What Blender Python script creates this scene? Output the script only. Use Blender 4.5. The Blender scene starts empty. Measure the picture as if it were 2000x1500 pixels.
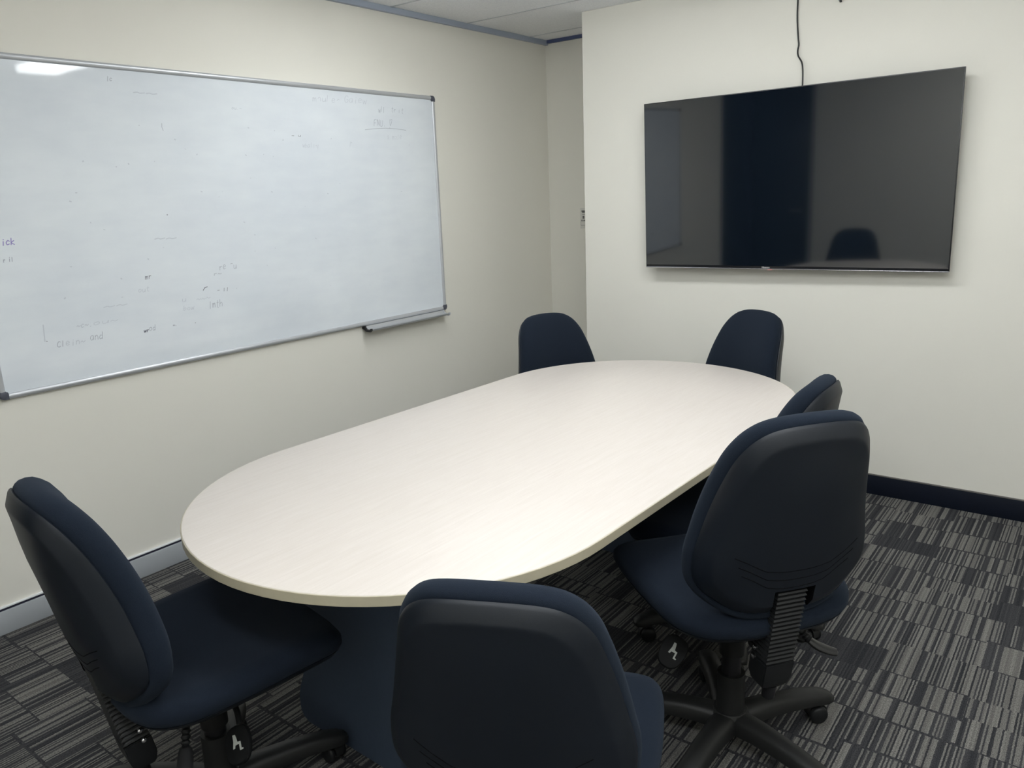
import bpy, bmesh, math, random
from mathutils import Vector, Matrix

C = bpy.context.scene.collection
SC = bpy.context.scene
R = math.radians
PI = math.pi

# ------------------------------------------------------------------ camera
cam_d = bpy.data.cameras.new('camera')
cam = bpy.data.objects.new('camera', cam_d)
C.objects.link(cam)
cam_d.sensor_fit = 'HORIZONTAL'
cam_d.sensor_width = 36.0
cam_d.lens = 36.0 * 1530.903 / 2000.0
cam_d.clip_start = 0.02
_r = Vector((0.79289233, 0.60815527, -0.03832626))
_u = Vector((-0.11497514, 0.21107376, 0.97068460))
_f = Vector((-0.59841663, 0.76524181, -0.23728151))
M = Matrix((( _r.x, _u.x, -_f.x, 3.11961), (_r.y, _u.y, -_f.y, -2.03470),
            (_r.z, _u.z, -_f.z, 1.51050), (0, 0, 0, 1)))
cam.matrix_world = M
SC.camera = cam

# ------------------------------------------------------------------ world, exposure
SC.view_settings.view_transform = 'Standard'
SC.view_settings.look = 'None'
SC.view_settings.gamma = 1.0
SC.view_settings.use_curve_mapping = False
SC.view_settings.exposure = 0.0
w = bpy.data.worlds.new('world')
SC.world = w
w.use_nodes = True
w.node_tree.nodes['Background'].inputs[0].default_value = (0.75, 0.85, 1.0, 1)
w.node_tree.nodes['Background'].inputs[1].default_value = 0.25

LAMP_STRENGTH = 15.7
LAMP_COLOR = (0.96, 0.99, 1.0)
# ceiling panels: centre x, centre y, size x, size y
LAMPS = [(1.14, 0.47, 1.00, 0.26), (2.30, 0.47, 1.00, 0.26), (2.42, -0.75, 1.00, 0.26), (3.60, -0.75, 1.00, 0.26), (2.42, -2.03, 1.00, 0.26), (3.60, -2.03, 1.00, 0.26)]  # both lamps beside the right wall are added to lift the lower walls

# ------------------------------------------------------------------ dimensions
XE, YT, YA, ZC = 0.6264, 1.8985, 2.4468, 2.4523     # TV wall edge, TV wall face, alcove wall, ceiling
XR, YN = 4.35, -3.0                                  # right and near walls

# ------------------------------------------------------------------ materials
def nodes(name):
    m = bpy.data.materials.new(name)
    m.use_nodes = True
    nt = m.node_tree
    b = nt.nodes['Principled BSDF']
    return m, nt, b

def N(nt, typ, **kw):
    n = nt.nodes.new(typ)
    for k, v in kw.items():
        setattr(n, k, v)
    return n

def setin(n, key, v):
    n.inputs[key].default_value = v

def math_node(nt, op, a, b=None):
    n = N(nt, 'ShaderNodeMath', operation=op)
    for i, v in enumerate((a, b)):
        if v is None:
            continue
        if isinstance(v, (int, float)):
            n.inputs[i].default_value = v
        else:
            nt.links.new(v, n.inputs[i])
    return n.outputs[0]

def simple(name, col, rough=0.5, metal=0.0, spec=0.5, noise=0.0, nscale=200.0, bump=0.0, bscale=400.0, sheen=0.0):
    m, nt, b = nodes(name)
    setin(b, 'Base Color', (*col, 1))
    setin(b, 'Roughness', rough)
    setin(b, 'Metallic', metal)
    setin(b, 'Specular IOR Level', spec)
    if sheen:
        setin(b, 'Sheen Weight', sheen)
        setin(b, 'Sheen Roughness', 0.6)
        setin(b, 'Sheen Tint', (0.62, 0.78, 1.0, 1))
    geo = N(nt, 'ShaderNodeTexCoord')
    if noise:
        t = N(nt, 'ShaderNodeTexNoise')
        setin(t, 'Scale', nscale); setin(t, 'Detail', 3.0)
        nt.links.new(geo.outputs['Object'], t.inputs['Vector'])
        mr = N(nt, 'ShaderNodeMapRange')
        setin(mr, 'To Min', 1 - noise); setin(mr, 'To Max', 1 + noise)
        nt.links.new(t.outputs['Fac'], mr.inputs['Value'])
        mx = N(nt, 'ShaderNodeMix', data_type='RGBA', blend_type='MULTIPLY')
        mx.inputs[0].default_value = 1.0
        mx.inputs[6].default_value = (*col, 1)
        nt.links.new(mr.outputs[0], mx.inputs[7])
        nt.links.new(mx.outputs[2], b.inputs['Base Color'])
    if bump:
        t = N(nt, 'ShaderNodeTexNoise')
        setin(t, 'Scale', bscale); setin(t, 'Detail', 2.0)
        nt.links.new(geo.outputs['Object'], t.inputs['Vector'])
        bp = N(nt, 'ShaderNodeBump')
        setin(bp, 'Strength', bump); setin(bp, 'Distance', 0.001)
        nt.links.new(t.outputs['Fac'], bp.inputs['Height'])
        nt.links.new(bp.outputs[0], b.inputs['Normal'])
    return m

def emit_mat(name, col, strength):
    m, nt, b = nodes(name)
    setin(b, 'Base Color', (0.8, 0.8, 0.8, 1))
    setin(b, 'Emission Color', (*col, 1))
    setin(b, 'Emission Strength', strength)
    return m

def carpet_mat():
    m, nt, b = nodes('striped_carpet')
    setin(b, 'Roughness', 0.95); setin(b, 'Specular IOR Level', 0.15)
    geo = N(nt, 'ShaderNodeNewGeometry')
    sep = N(nt, 'ShaderNodeSeparateXYZ')
    nt.links.new(geo.outputs['Position'], sep.inputs[0])
    X, Y = sep.outputs[0], sep.outputs[1]
    # half-tile columns, each with its own run of bands along the room
    colv = math_node(nt, 'FLOOR', math_node(nt, 'DIVIDE', math_node(nt, 'ADD', X, 0.09), 0.25))
    wn = N(nt, 'ShaderNodeTexWhiteNoise', noise_dimensions='1D')
    nt.links.new(colv, wn.inputs['W'])
    crow = math_node(nt, 'FLOOR', math_node(nt, 'DIVIDE', math_node(nt, 'ADD', Y, math_node(nt, 'MULTIPLY', wn.outputs['Value'], 0.0)), 0.5))
    W = math_node(nt, 'ADD', math_node(nt, 'MULTIPLY', Y, 6.6), math_node(nt, 'MULTIPLY', wn.outputs['Value'], 83.0))
    vo = N(nt, 'ShaderNodeTexVoronoi', voronoi_dimensions='1D', feature='F1')
    setin(vo, 'Scale', 1.0); setin(vo, 'Randomness', 1.0)
    nt.links.new(W, vo.inputs['W'])
    ve = N(nt, 'ShaderNodeTexVoronoi', voronoi_dimensions='1D', feature='DISTANCE_TO_EDGE')
    setin(ve, 'Scale', 1.0); setin(ve, 'Randomness', 1.0)
    nt.links.new(W, ve.inputs['W'])
    sc = N(nt, 'ShaderNodeSeparateColor')
    nt.links.new(vo.outputs['Color'], sc.inputs[0])
    rA, rB, rC = sc.outputs[0], sc.outputs[1], sc.outputs[2]
    # yarn stripes along the room
    jit = N(nt, 'ShaderNodeTexNoise'); setin(jit, 'Scale', 90.0)
    nt.links.new(geo.outputs['Position'], jit.inputs['Vector'])
    xj = math_node(nt, 'ADD', X, math_node(nt, 'MULTIPLY', math_node(nt, 'SUBTRACT', jit.outputs['Fac'], 0.5), 0.004))
    st = math_node(nt, 'FLOOR', math_node(nt, 'DIVIDE', xj, 0.0047))
    cv = N(nt, 'ShaderNodeCombineXYZ')
    nt.links.new(st, cv.inputs[0]); nt.links.new(math_node(nt, 'MULTIPLY', rA, 977.0), cv.inputs[1])
    w2 = N(nt, 'ShaderNodeTexWhiteNoise', noise_dimensions='2D')
    nt.links.new(cv.outputs[0], w2.inputs['Vector'])
    # bands differ in how many light yarns they carry
    thr = math_node(nt, 'ADD', math_node(nt, 'MULTIPLY', rB, 0.32), 0.36)
    light = math_node(nt, 'GREATER_THAN', w2.outputs['Value'], thr)
    notdark = math_node(nt, 'LESS_THAN', rC, 0.86)
    edge = math_node(nt, 'GREATER_THAN', ve.outputs['Distance'], math_node(nt, 'MULTIPLY', math_node(nt, 'GREATER_THAN', rB, 0.4), 0.035))
    fac = math_node(nt, 'MULTIPLY', math_node(nt, 'MULTIPLY', light, notdark), edge)
    # light yarn shade varies a little stripe by stripe
    sc2 = N(nt, 'ShaderNodeSeparateColor'); nt.links.new(w2.outputs['Color'], sc2.inputs[0])
    lt = N(nt, 'ShaderNodeMix', data_type='RGBA'); lt.inputs[6].default_value = (0.125, 0.121, 0.114, 1); lt.inputs[7].default_value = (0.200, 0.194, 0.181, 1)
    nt.links.new(sc2.outputs[1], lt.inputs[0])
    dk = N(nt, 'ShaderNodeMix', data_type='RGBA'); dk.inputs[6].default_value = (0.026, 0.027, 0.031, 1); dk.inputs[7].default_value = (0.058, 0.058, 0.062, 1)
    nt.links.new(sc2.outputs[2], dk.inputs[0])
    base = N(nt, 'ShaderNodeMix', data_type='RGBA')
    nt.links.new(fac, base.inputs[0]); nt.links.new(dk.outputs[2], base.inputs[6]); nt.links.new(lt.outputs[2], base.inputs[7])
    # looped yarn tufts
    mp = N(nt, 'ShaderNodeMapping'); setin(mp, 'Scale', (420, 210, 1))
    nt.links.new(geo.outputs['Position'], mp.inputs['Vector'])
    tf = N(nt, 'ShaderNodeTexNoise'); setin(tf, 'Scale', 1.0); setin(tf, 'Detail', 1.0)
    nt.links.new(mp.outputs[0], tf.inputs['Vector'])
    mr = N(nt, 'ShaderNodeMapRange'); setin(mr, 'From Min', 0.3); setin(mr, 'From Max', 0.7); setin(mr, 'To Min', 0.55); setin(mr, 'To Max', 1.3)
    nt.links.new(tf.outputs['Fac'], mr.inputs['Value'])
    mul = N(nt, 'ShaderNodeMix', data_type='RGBA', blend_type='MULTIPLY'); mul.inputs[0].default_value = 1.0
    nt.links.new(base.outputs[2], mul.inputs[6]); nt.links.new(mr.outputs[0], mul.inputs[7])
    nt.links.new(mul.outputs[2], b.inputs['Base Color'])
    bp = N(nt, 'ShaderNodeBump'); setin(bp, 'Strength', 0.6); setin(bp, 'Distance', 0.003)
    nt.links.new(tf.outputs['Fac'], bp.inputs['Height']); nt.links.new(bp.outputs[0], b.inputs['Normal'])
    return m

def laminate_mat():
    m, nt, b = nodes('pale_wood_laminate')
    setin(b, 'Roughness', 0.42); setin(b, 'Specular IOR Level', 0.35)
    tc = N(nt, 'ShaderNodeTexCoord')
    mp = N(nt, 'ShaderNodeMapping'); setin(mp, 'Scale', (120, 5, 1))
    nt.links.new(tc.outputs['Object'], mp.inputs['Vector'])
    n1 = N(nt, 'ShaderNodeTexNoise'); setin(n1, 'Scale', 1.0); setin(n1, 'Detail', 5.0); setin(n1, 'Roughness', 0.65); setin(n1, 'Distortion', 0.3)
    nt.links.new(mp.outputs[0], n1.inputs['Vector'])
    mp2 = N(nt, 'ShaderNodeMapping'); setin(mp2, 'Scale', (500, 14, 1))
    nt.links.new(tc.outputs['Object'], mp2.inputs['Vector'])
    n2 = N(nt, 'ShaderNodeTexNoise'); setin(n2, 'Scale', 1.0); setin(n2, 'Detail', 2.0)
    nt.links.new(mp2.outputs[0], n2.inputs['Vector'])
    s = math_node(nt, 'ADD', math_node(nt, 'MULTIPLY', n1.outputs['Fac'], 0.6), math_node(nt, 'MULTIPLY', n2.outputs['Fac'], 0.4))
    cr = N(nt, 'ShaderNodeValToRGB')
    cr.color_ramp.elements[0].position = 0.3; cr.color_ramp.elements[0].color = (0.597, 0.547, 0.498, 1)
    cr.color_ramp.elements[1].position = 0.65; cr.color_ramp.elements[1].color = (0.655, 0.608, 0.565, 1)
    nt.links.new(s, cr.inputs[0]); nt.links.new(cr.outputs[0], b.inputs['Base Color'])
    return m

def whiteboard_mat():
    m, nt, b = nodes('whiteboard_enamel')
    setin(b, 'Roughness', 0.045); setin(b, 'Specular IOR Level', 0.5)
    tc = N(nt, 'ShaderNodeTexCoord')
    n1 = N(nt, 'ShaderNodeTexNoise'); setin(n1, 'Scale', 2.2); setin(n1, 'Detail', 4.0); setin(n1, 'Roughness', 0.55)
    nt.links.new(tc.outputs['Object'], n1.inputs['Vector'])
    # wiping smears drawn out sideways
    mp = N(nt, 'ShaderNodeMapping'); setin(mp, 'Scale', (1, 2.5, 9))
    nt.links.new(tc.outputs['Object'], mp.inputs['Vector'])
    n2 = N(nt, 'ShaderNodeTexNoise'); setin(n2, 'Scale', 2.0); setin(n2, 'Detail', 5.0)
    nt.links.new(mp.outputs[0], n2.inputs['Vector'])
    s = math_node(nt, 'ADD', math_node(nt, 'MULTIPLY', n1.outputs['Fac'], 0.6), math_node(nt, 'MULTIPLY', n2.outputs['Fac'], 0.4))
    cr = N(nt, 'ShaderNodeValToRGB')
    cr.color_ramp.elements[0].position = 0.32; cr.color_ramp.elements[0].color = (0.715, 0.765, 0.825, 1)
    cr.color_ramp.elements[1].position = 0.62; cr.color_ramp.elements[1].color = (0.790, 0.840, 0.885, 1)
    nt.links.new(s, cr.inputs[0]); nt.links.new(cr.outputs[0], b.inputs['Base Color'])
    return m

def ceiling_mat():
    m, nt, b = nodes('acoustic_ceiling_tile')
    setin(b, 'Roughness', 0.9)
    geo = N(nt, 'ShaderNodeNewGeometry')
    t = N(nt, 'ShaderNodeTexNoise'); setin(t, 'Scale', 140.0); setin(t, 'Detail', 3.0)
    nt.links.new(geo.outputs['Position'], t.inputs['Vector'])
    cr = N(nt, 'ShaderNodeValToRGB')
    cr.color_ramp.elements[0].position = 0.35; cr.color_ramp.elements[0].color = (0.86, 0.87, 0.90, 1)
    cr.color_ramp.elements[1].position = 0.6; cr.color_ramp.elements[1].color = (0.94, 0.95, 0.97, 1)
    nt.links.new(t.outputs['Fac'], cr.inputs[0]); nt.links.new(cr.outputs[0], b.inputs['Base Color'])
    return m

MAT = {}
MAT['paint'] = simple('cream_wall_paint', (0.81, 0.793, 0.722), 0.6, spec=0.3, noise=0.012, nscale=3.0, bump=0.12, bscale=260.0)
MAT['ceil'] = ceiling_mat()
MAT['grid'] = simple('ceiling_grid_bar', (0.55, 0.57, 0.60), 0.5)
MAT['trim'] = simple('grey_blue_trim', (0.36, 0.41, 0.50), 0.4)
MAT['trimdark'] = simple('dark_blue_trim', (0.075, 0.10, 0.21), 0.4)
MAT['carpet'] = carpet_mat()
MAT['skirtgrey'] = simple('grey_skirting', (0.40, 0.425, 0.45), 0.4)
MAT['skirtwhite'] = simple('white_skirting_bead', (0.85, 0.86, 0.88), 0.35)
MAT['skirtgap'] = simple('dark_skirting_gap', (0.012, 0.012, 0.03), 0.7)
MAT['skirtblack'] = simple('black_skirting', (0.005, 0.008, 0.017), 0.5, spec=0.25, noise=0.2, nscale=30)
MAT['skirttop'] = simple('lighter_skirting_edge', (0.10, 0.095, 0.09), 0.5)  # lighter strip along the top of the black skirting
MAT['laminate'] = laminate_mat()
MAT['edge'] = simple('tan_edge_band', (0.46, 0.42, 0.31), 0.45, noise=0.05, nscale=60)
MAT['pedestal'] = simple('black_pedestal_board', (0.052, 0.073, 0.115), 0.6, noise=0.1, nscale=80)
MAT['fabric'] = simple('black_chair_fabric', (0.0086, 0.0128, 0.0215), 0.95, spec=0.1, noise=0.25, nscale=350, bump=0.5, bscale=900, sheen=0.05)
MAT['shell'] = simple('black_chair_plastic', (0.0038, 0.0068, 0.0125), 0.48, spec=0.45, noise=0.1, nscale=200, bump=0.12, bscale=1200)
MAT['groove'] = simple('black_groove_shade', (0.003, 0.003, 0.004), 0.8, spec=0.1)  # shade of the shell grooves, put into the colour
MAT['paddle'] = simple('black_lever_plastic', (0.004, 0.0045, 0.005), 0.65, spec=0.2)
MAT['rubber'] = simple('black_bellows', (0.0085, 0.0095, 0.011), 0.5, spec=0.4)
MAT['base'] = simple('black_base_plastic', (0.012, 0.0125, 0.0125), 0.5, spec=0.4, bump=0.1, bscale=900)
MAT['steel'] = simple('black_steel', (0.010, 0.010, 0.012), 0.35)
MAT['chrome'] = simple('chrome', (0.75, 0.75, 0.78), 0.2, metal=1.0)
MAT['greypl'] = simple('grey_lever_plastic', (0.016, 0.016, 0.017), 0.35)
MAT['picto'] = simple('white_pictogram', (0.42, 0.44, 0.41), 0.6)
MAT['board'] = whiteboard_mat()
MAT['alu'] = simple('satin_aluminium', (0.58, 0.60, 0.63), 0.38, metal=0.5)
MAT['cornercap'] = simple('dark_grey_corner_cap', (0.085, 0.09, 0.115), 0.5)
MAT['inkgrey'] = simple('faint_grey_ink', (0.57, 0.61, 0.67), 0.6)
MAT['inkdark'] = simple('grey_ink', (0.17, 0.18, 0.22), 0.6)
MAT['inkmid'] = simple('mid_grey_ink', (0.40, 0.43, 0.49), 0.6)
MAT['inkviolet'] = simple('violet_ink', (0.30, 0.26, 0.56), 0.6)
MAT['bezel'] = simple('black_tv_bezel', (0.010, 0.011, 0.014), 0.3)
MAT['tvback'] = simple('black_tv_housing', (0.012, 0.012, 0.013), 0.6)
MAT['tvstrip'] = simple('brushed_silver_strip', (0.55, 0.55, 0.58), 0.22, metal=1.0)
MAT['logo'] = simple('white_print', (0.85, 0.85, 0.86), 0.4)
MAT['red'] = emit_mat('red_standby_glow', (1.0, 0.10, 0.08), 0.6)
MAT['cable'] = simple('black_cable', (0.010, 0.010, 0.010), 0.45)
MAT['card'] = simple('off_white_card', (0.72, 0.71, 0.66), 0.5)
MAT['print'] = simple('grey_print', (0.16, 0.16, 0.15), 0.6)
MAT['door'] = simple('dark_navy_door', (0.012, 0.016, 0.026), 0.35)
MAT['doorframe'] = simple('grey_door_frame', (0.30, 0.31, 0.32), 0.4)
MAT['lampframe'] = simple('white_lamp_frame', (0.8, 0.8, 0.8), 0.4)
MAT['lamp'] = emit_mat('lamp_diffuser', LAMP_COLOR, LAMP_STRENGTH)
m_, nt_, b_ = nodes('tv_glass')
setin(b_, 'Base Color', (0.005, 0.0085, 0.014, 1)); setin(b_, 'Roughness', 0.05); setin(b_, 'Specular IOR Level', 1.0); setin(b_, 'IOR', 1.60)
MAT['glass'] = m_

# ------------------------------------------------------------------ mesh helpers
def finish(o, smooth=True, angle=35):
    me = o.data
    if smooth:
        for p in me.polygons:
            p.use_smooth = True
        me.set_sharp_from_angle(angle=R(angle))

def obj(name, bm, mats, parent=None, smooth=True, angle=35):
    bmesh.ops.recalc_face_normals(bm, faces=bm.faces[:])
    me = bpy.data.meshes.new(name)
    bm.to_mesh(me); bm.free()
    if not isinstance(mats, (list, tuple)):
        mats = [mats]
    for m in mats:
        me.materials.append(MAT[m])
    o = bpy.data.objects.new(name, me)
    C.objects.link(o)
    if parent is not None:
        o.parent = parent
    finish(o, smooth, angle)
    return o

def thing(name, label, cat, loc=(0, 0, 0), rz=0.0, group=None):
    o = bpy.data.objects.new(name, None)
    o.empty_display_size = 0.1
    C.objects.link(o)
    o.location = loc
    o.rotation_euler = (0, 0, rz)
    o['label'] = label
    o['category'] = cat
    if group:
        o['group'] = group
    return o

def tag(o, label, cat, group=None):
    o['label'] = label; o['category'] = cat
    if group:
        o['group'] = group
    return o

def struct(o):
    o['kind'] = 'structure'
    return o

def box(bm, x0, x1, y0, y1, z0, z1, bev=0.0, mat=0, seg=2):
    res = bmesh.ops.create_cube(bm, size=1.0)
    vs = res['verts']
    for v in vs:
        v.co = Vector(((x0 + x1) / 2 + v.co.x * (x1 - x0), (y0 + y1) / 2 + v.co.y * (y1 - y0), (z0 + z1) / 2 + v.co.z * (z1 - z0)))
    fs = set(f for v in vs for f in v.link_faces)
    for f in fs:
        f.material_index = mat
    if bev > 0:
        es = list(set(e for v in vs for e in v.link_edges))
        bmesh.ops.bevel(bm, geom=es, offset=bev, segments=seg, profile=0.5, affect='EDGES', clamp_overlap=True)
    return vs

def prism(bm, pts, axis, a, b, mat=0):
    """outline pts in the two axes other than `axis`, pushed from a to b"""
    def mk(p, t):
        q = list(p); q.insert(axis, t); return bm.verts.new(q)
    A = [mk(p, a) for p in pts]; B = [mk(p, b) for p in pts]
    fs = [bm.faces.new(A), bm.faces.new(B[::-1])]
    n = len(pts)
    for i in range(n):
        fs.append(bm.faces.new((A[i], B[i], B[(i + 1) % n], A[(i + 1) % n])))
    for f in fs:
        f.material_index = mat
    return A + B

def loft(bm, rings, cap0=True, cap1=True, mat=0, closed=False):
    V = [[bm.verts.new(p) for p in r] for r in rings]
    n = len(V[0]); out = []
    seq = range(len(V)) if closed else range(len(V) - 1)
    for i in seq:
        a, b = V[i], V[(i + 1) % len(V)]
        for j in range(n):
            out.append(bm.faces.new((a[j], a[(j + 1) % n], b[(j + 1) % n], b[j])))
    if not closed:
        if cap0: out.append(bm.faces.new(V[0][::-1]))
        if cap1: out.append(bm.faces.new(V[-1]))
    for f in out:
        f.material_index = mat
    return V

def frame_at(t):
    t = Vector(t).normalized()
    up = Vector((0, 0, 1)) if abs(t.z) < 0.9 else Vector((1, 0, 0))
    a = t.cross(up).normalized(); b = a.cross(t).normalized()
    return a, b

def tube(bm, pts, rad, seg=12, mat=0, flat=1.0):
    """tube along points; rad a number or one per point; flat squashes the second axis"""
    P = [Vector(p) for p in pts]
    rs = rad if isinstance(rad, (list, tuple)) else [rad] * len(P)
    rings = []; prev = None
    for i, p in enumerate(P):
        t = (P[min(i + 1, len(P) - 1)] - P[max(i - 1, 0)])
        if prev is None:
            a, b = frame_at(t)
        else:
            t = t.normalized()
            a = (prev - t * prev.dot(t)).normalized(); b = a.cross(t).normalized()
        prev = a
        rings.append([p + a * rs[i] * math.cos(2 * PI * k / seg) + b * rs[i] * flat * math.sin(2 * PI * k / seg) for k in range(seg)])
    loft(bm, rings, mat=mat)

def lathe(bm, prof, c=(0, 0, 0), axis='Z', seg=28, mat=0):
    """prof: (radius, height) pairs"""
    rings = []
    for r, h in prof:
        ring = []
        for k in range(seg):
            x, y = r * math.cos(2 * PI * k / seg), r * math.sin(2 * PI * k / seg)
            q = {'Z': (x, y, h), 'X': (h, x, y), 'Y': (x, h, y)}[axis]
            ring.append((c[0] + q[0], c[1] + q[1], c[2] + q[2]))
        rings.append(ring)
    loft(bm, rings, mat=mat)

def catmull(P, n, closed=True):
    out = []; K = len(P)
    for i in range(K if closed else K - 1):
        p0, p1, p2, p3 = [P[(i + k) % K] if closed else P[min(max(i + k, 0), K - 1)] for k in (-1, 0, 1, 2)]
        for j in range(n):
            t = j / n
            out.append(tuple(.5 * ((2 * b) + (c - a) * t + (2 * a - 5 * b + 4 * c - d) * t * t + (3 * b - a - 3 * c + d) * t ** 3) for a, b, c, d in zip(p0, p1, p2, p3)))
    if not closed:
        out.append(tuple(P[-1]))
    return out

def copy_tree(o, parent=None):
    c = o.copy()
    C.objects.link(c)
    if parent is not None:
        c.parent = parent
    for ch in list(o.children):
        copy_tree(ch, c)
    return c

# ------------------------------------------------------------------ the room
bm = bmesh.new(); box(bm, -0.9, XR + 0.12, YN - 0.12, YA + 0.12, -0.1, 0); struct(obj('floor', bm, 'carpet', smooth=False))
bm = bmesh.new(); box(bm, -0.9, XR + 0.12, YN - 0.12, YA + 0.12, ZC, ZC + 0.1)
struct(obj('ceiling', bm, 'ceil', smooth=False))
# exposed grid bars between the ceiling tiles
bm = bmesh.new()
for k in range(-6, 3):
    y = 1.05 + 0.597 * k
    if y > YN and abs(y - 0.453) > 0.05 and abs(y + 0.741) > 0.05:
        box(bm, 0.0, XR, y - 0.006, y + 0.006, ZC - 0.0025, ZC)
for x in (1.16, 2.36, 3.56):
    box(bm, x - 0.006, x + 0.006, YN, YT, ZC - 0.002, ZC)
struct(obj('trim_1', bm, 'grid', smooth=False))
bm = bmesh.new(); box(bm, -0.12, 0, -2.0, YA + 0.12, 0, ZC)
struct(obj('wall_left', bm, 'paint', smooth=False))
bm = bmesh.new(); box(bm, -0.12, XE + 0.2, YA, YA + 0.12, 0, ZC)
struct(obj('wall_alcove', bm, 'paint', smooth=False))
bm = bmesh.new(); box(bm, XE, XR + 0.12, YT, YA + 0.12, 0, ZC, bev=0.003, seg=1)
struct(obj('wall_back', bm, 'paint', smooth=False))
bm = bmesh.new(); box(bm, XR, XR + 0.12, YN - 0.12, YT, 0, ZC)
struct(obj('wall_right', bm, 'paint', smooth=False))
bm = bmesh.new(); box(bm, 0.62, XR, YN - 0.12, YN, 0, ZC)
struct(obj('wall_front', bm, 'paint', smooth=False))
# dark door beside the near corner, seen as a dark band in the screen
d1 = bpy.data.objects.new('door_1', None); C.objects.link(d1); d1.location = (0.0, YN, 0); struct(d1)
bm = bmesh.new(); box(bm, -0.06, 0.60, -0.06, -0.02, 0.0, ZC, bev=0.003); obj('door_leaf', bm, 'door', d1)
bm = bmesh.new(); box(bm, 0.575, 0.62, -0.09, 0.012, 0, ZC); obj('door_frame', bm, 'doorframe', d1)
bm = bmesh.new()
tube(bm, [(0.50, -0.021, 1.0), (0.50, 0.03, 1.0)], 0.009); tube(bm, [(0.505, 0.03, 1.0), (0.39, 0.035, 1.0)], 0.008)
obj('door_handle', bm, 'chrome', d1)
d2 = bpy.data.objects.new('door_2', None); C.objects.link(d2); d2.location = (0.0, -2.0, 0); struct(d2)
bm = bmesh.new(); box(bm, -0.08, -0.04, YN + 2.0 - 0.06, -0.04, 0, ZC, bev=0.003); obj('door_leaf', bm, 'door', d2)
bm = bmesh.new(); box(bm, -0.12, 0.01, -0.045, -0.002, 0, ZC); obj('door_frame', bm, 'doorframe', d2)

# ceiling angles
bm = bmesh.new(); box(bm, 0, 0.022, -2.0, YA, ZC - 0.028, ZC, bev=0.001, seg=1); struct(obj('trim_2', bm, 'trim', smooth=False))
bm = bmesh.new(); box(bm, 0.0225, XE, YA - 0.02, YA, ZC - 0.020, ZC, bev=0.001, seg=1); struct(obj('trim_3', bm, 'trimdark', smooth=False))
# skirtings
s = bpy.data.objects.new('baseboard_left', None); C.objects.link(s); struct(s)
bm = bmesh.new(); box(bm, 0, 0.016, -2.0, YA, 0, 0.088, bev=0.002); obj('skirting_face', bm, 'skirtgrey', s)
bm = bmesh.new(); box(bm, 0, 0.007, -2.0, YA, 0.088, 0.097); obj('shadow_gap', bm, 'skirtgap', s, smooth=False)
bm = bmesh.new(); box(bm, 0, 0.010, -2.0, YA, 0.097, 0.103, bev=0.001); obj('white_bead', bm, 'skirtwhite', s)
s = bpy.data.objects.new('baseboard_back', None); C.objects.link(s); struct(s)
bm = bmesh.new(); box(bm, XE, XR, YT - 0.014, YT, 0, 0.097, bev=0.001); obj('skirting_face', bm, 'skirtblack', s)
bm = bmesh.new(); box(bm, XE, XR, YT - 0.0145, YT, 0.097, 0.1005, bev=0.001); obj('skirting_edge', bm, 'skirttop', s)
bm = bmesh.new(); box(bm, XR - 0.014, XR, YN, YT - 0.015, 0, 0.1, bev=0.002); struct(obj('baseboard_right', bm, 'skirtblack'))
bm = bmesh.new(); box(bm, 0.63, XR - 0.015, YN, YN + 0.014, 0, 0.1, bev=0.002); struct(obj('baseboard_front', bm, 'skirtblack'))

# ceiling light panels
LAMP_LABEL = ['long ceiling light above the far half of the table, nearer the whiteboard wall',
              'long ceiling light above the far half of the table, mirrored in the whiteboard',
              'long ceiling light above the near half of the table',
              'added unseen ceiling light beside the right wall, level with the near half of the table',  # unseen lamp added to light the left wall more evenly
              'long ceiling light near the wall opposite the television',
              'added unseen ceiling light in the corner behind the camera, beside the right wall']  # unseen lamp added for more low-angle light on the walls
for (lx, ly, sx, sy), lab in zip(LAMPS, LAMP_LABEL):
    t = thing('ceiling_light', lab, 'ceiling light', (lx, ly, ZC), 0, 'long ceiling lights')
    bm = bmesh.new()
    hx, hy = sx / 2, sy / 2
    box(bm, -hx, hx, -hy, hy, -0.012, -0.0030, bev=0.002)
    obj('frame', bm, 'lampframe', t)
    bm = bmesh.new(); box(bm, -hx + 0.012, hx - 0.012, -hy + 0.012, hy - 0.012, -0.055, -0.0125, bev=0.006)
    obj('diffuser', bm, 'lamp', t)

# ------------------------------------------------------------------ whiteboard
WY0, WY1, WZ0, WZ1 = -1.0208, 1.3377, 0.8606, 2.0404
wb = thing('whiteboard', 'large wall-mounted whiteboard with aluminium frame and half-wiped marker writing', 'whiteboard', (0.0, (WY0 + WY1) / 2, WZ0))
wb['label'] = 'large whiteboard with silver frame and half-wiped marker writing on the left wall'
hw = (WY1 - WY0) / 2; H_ = WZ1 - WZ0
bm = bmesh.new(); box(bm, 0.002, 0.014, -hw + 0.008, hw - 0.008, 0.008, H_ - 0.008); obj('writing_surface', bm, 'board', wb, smooth=False)
FW = 0.021
def rail(bm, p0, p1, inward):
    """aluminium rail with a softly rounded face, from p0 to p1 on the (y,z) plane"""
    prof = [(0.0006, 0.0), (0.016, 0.0), (0.020, 0.003), (0.022, 0.008), (0.021, 0.014), (0.0185, FW - 0.002), (0.0155, FW), (0.0006, FW)]
    rings = []
    for p in (p0, p1):
        rings.append([(x, p[0] + inward[0] * d, p[1] + inward[1] * d) for x, d in prof])
    loft(bm, rings)
cc = 0.026
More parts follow.
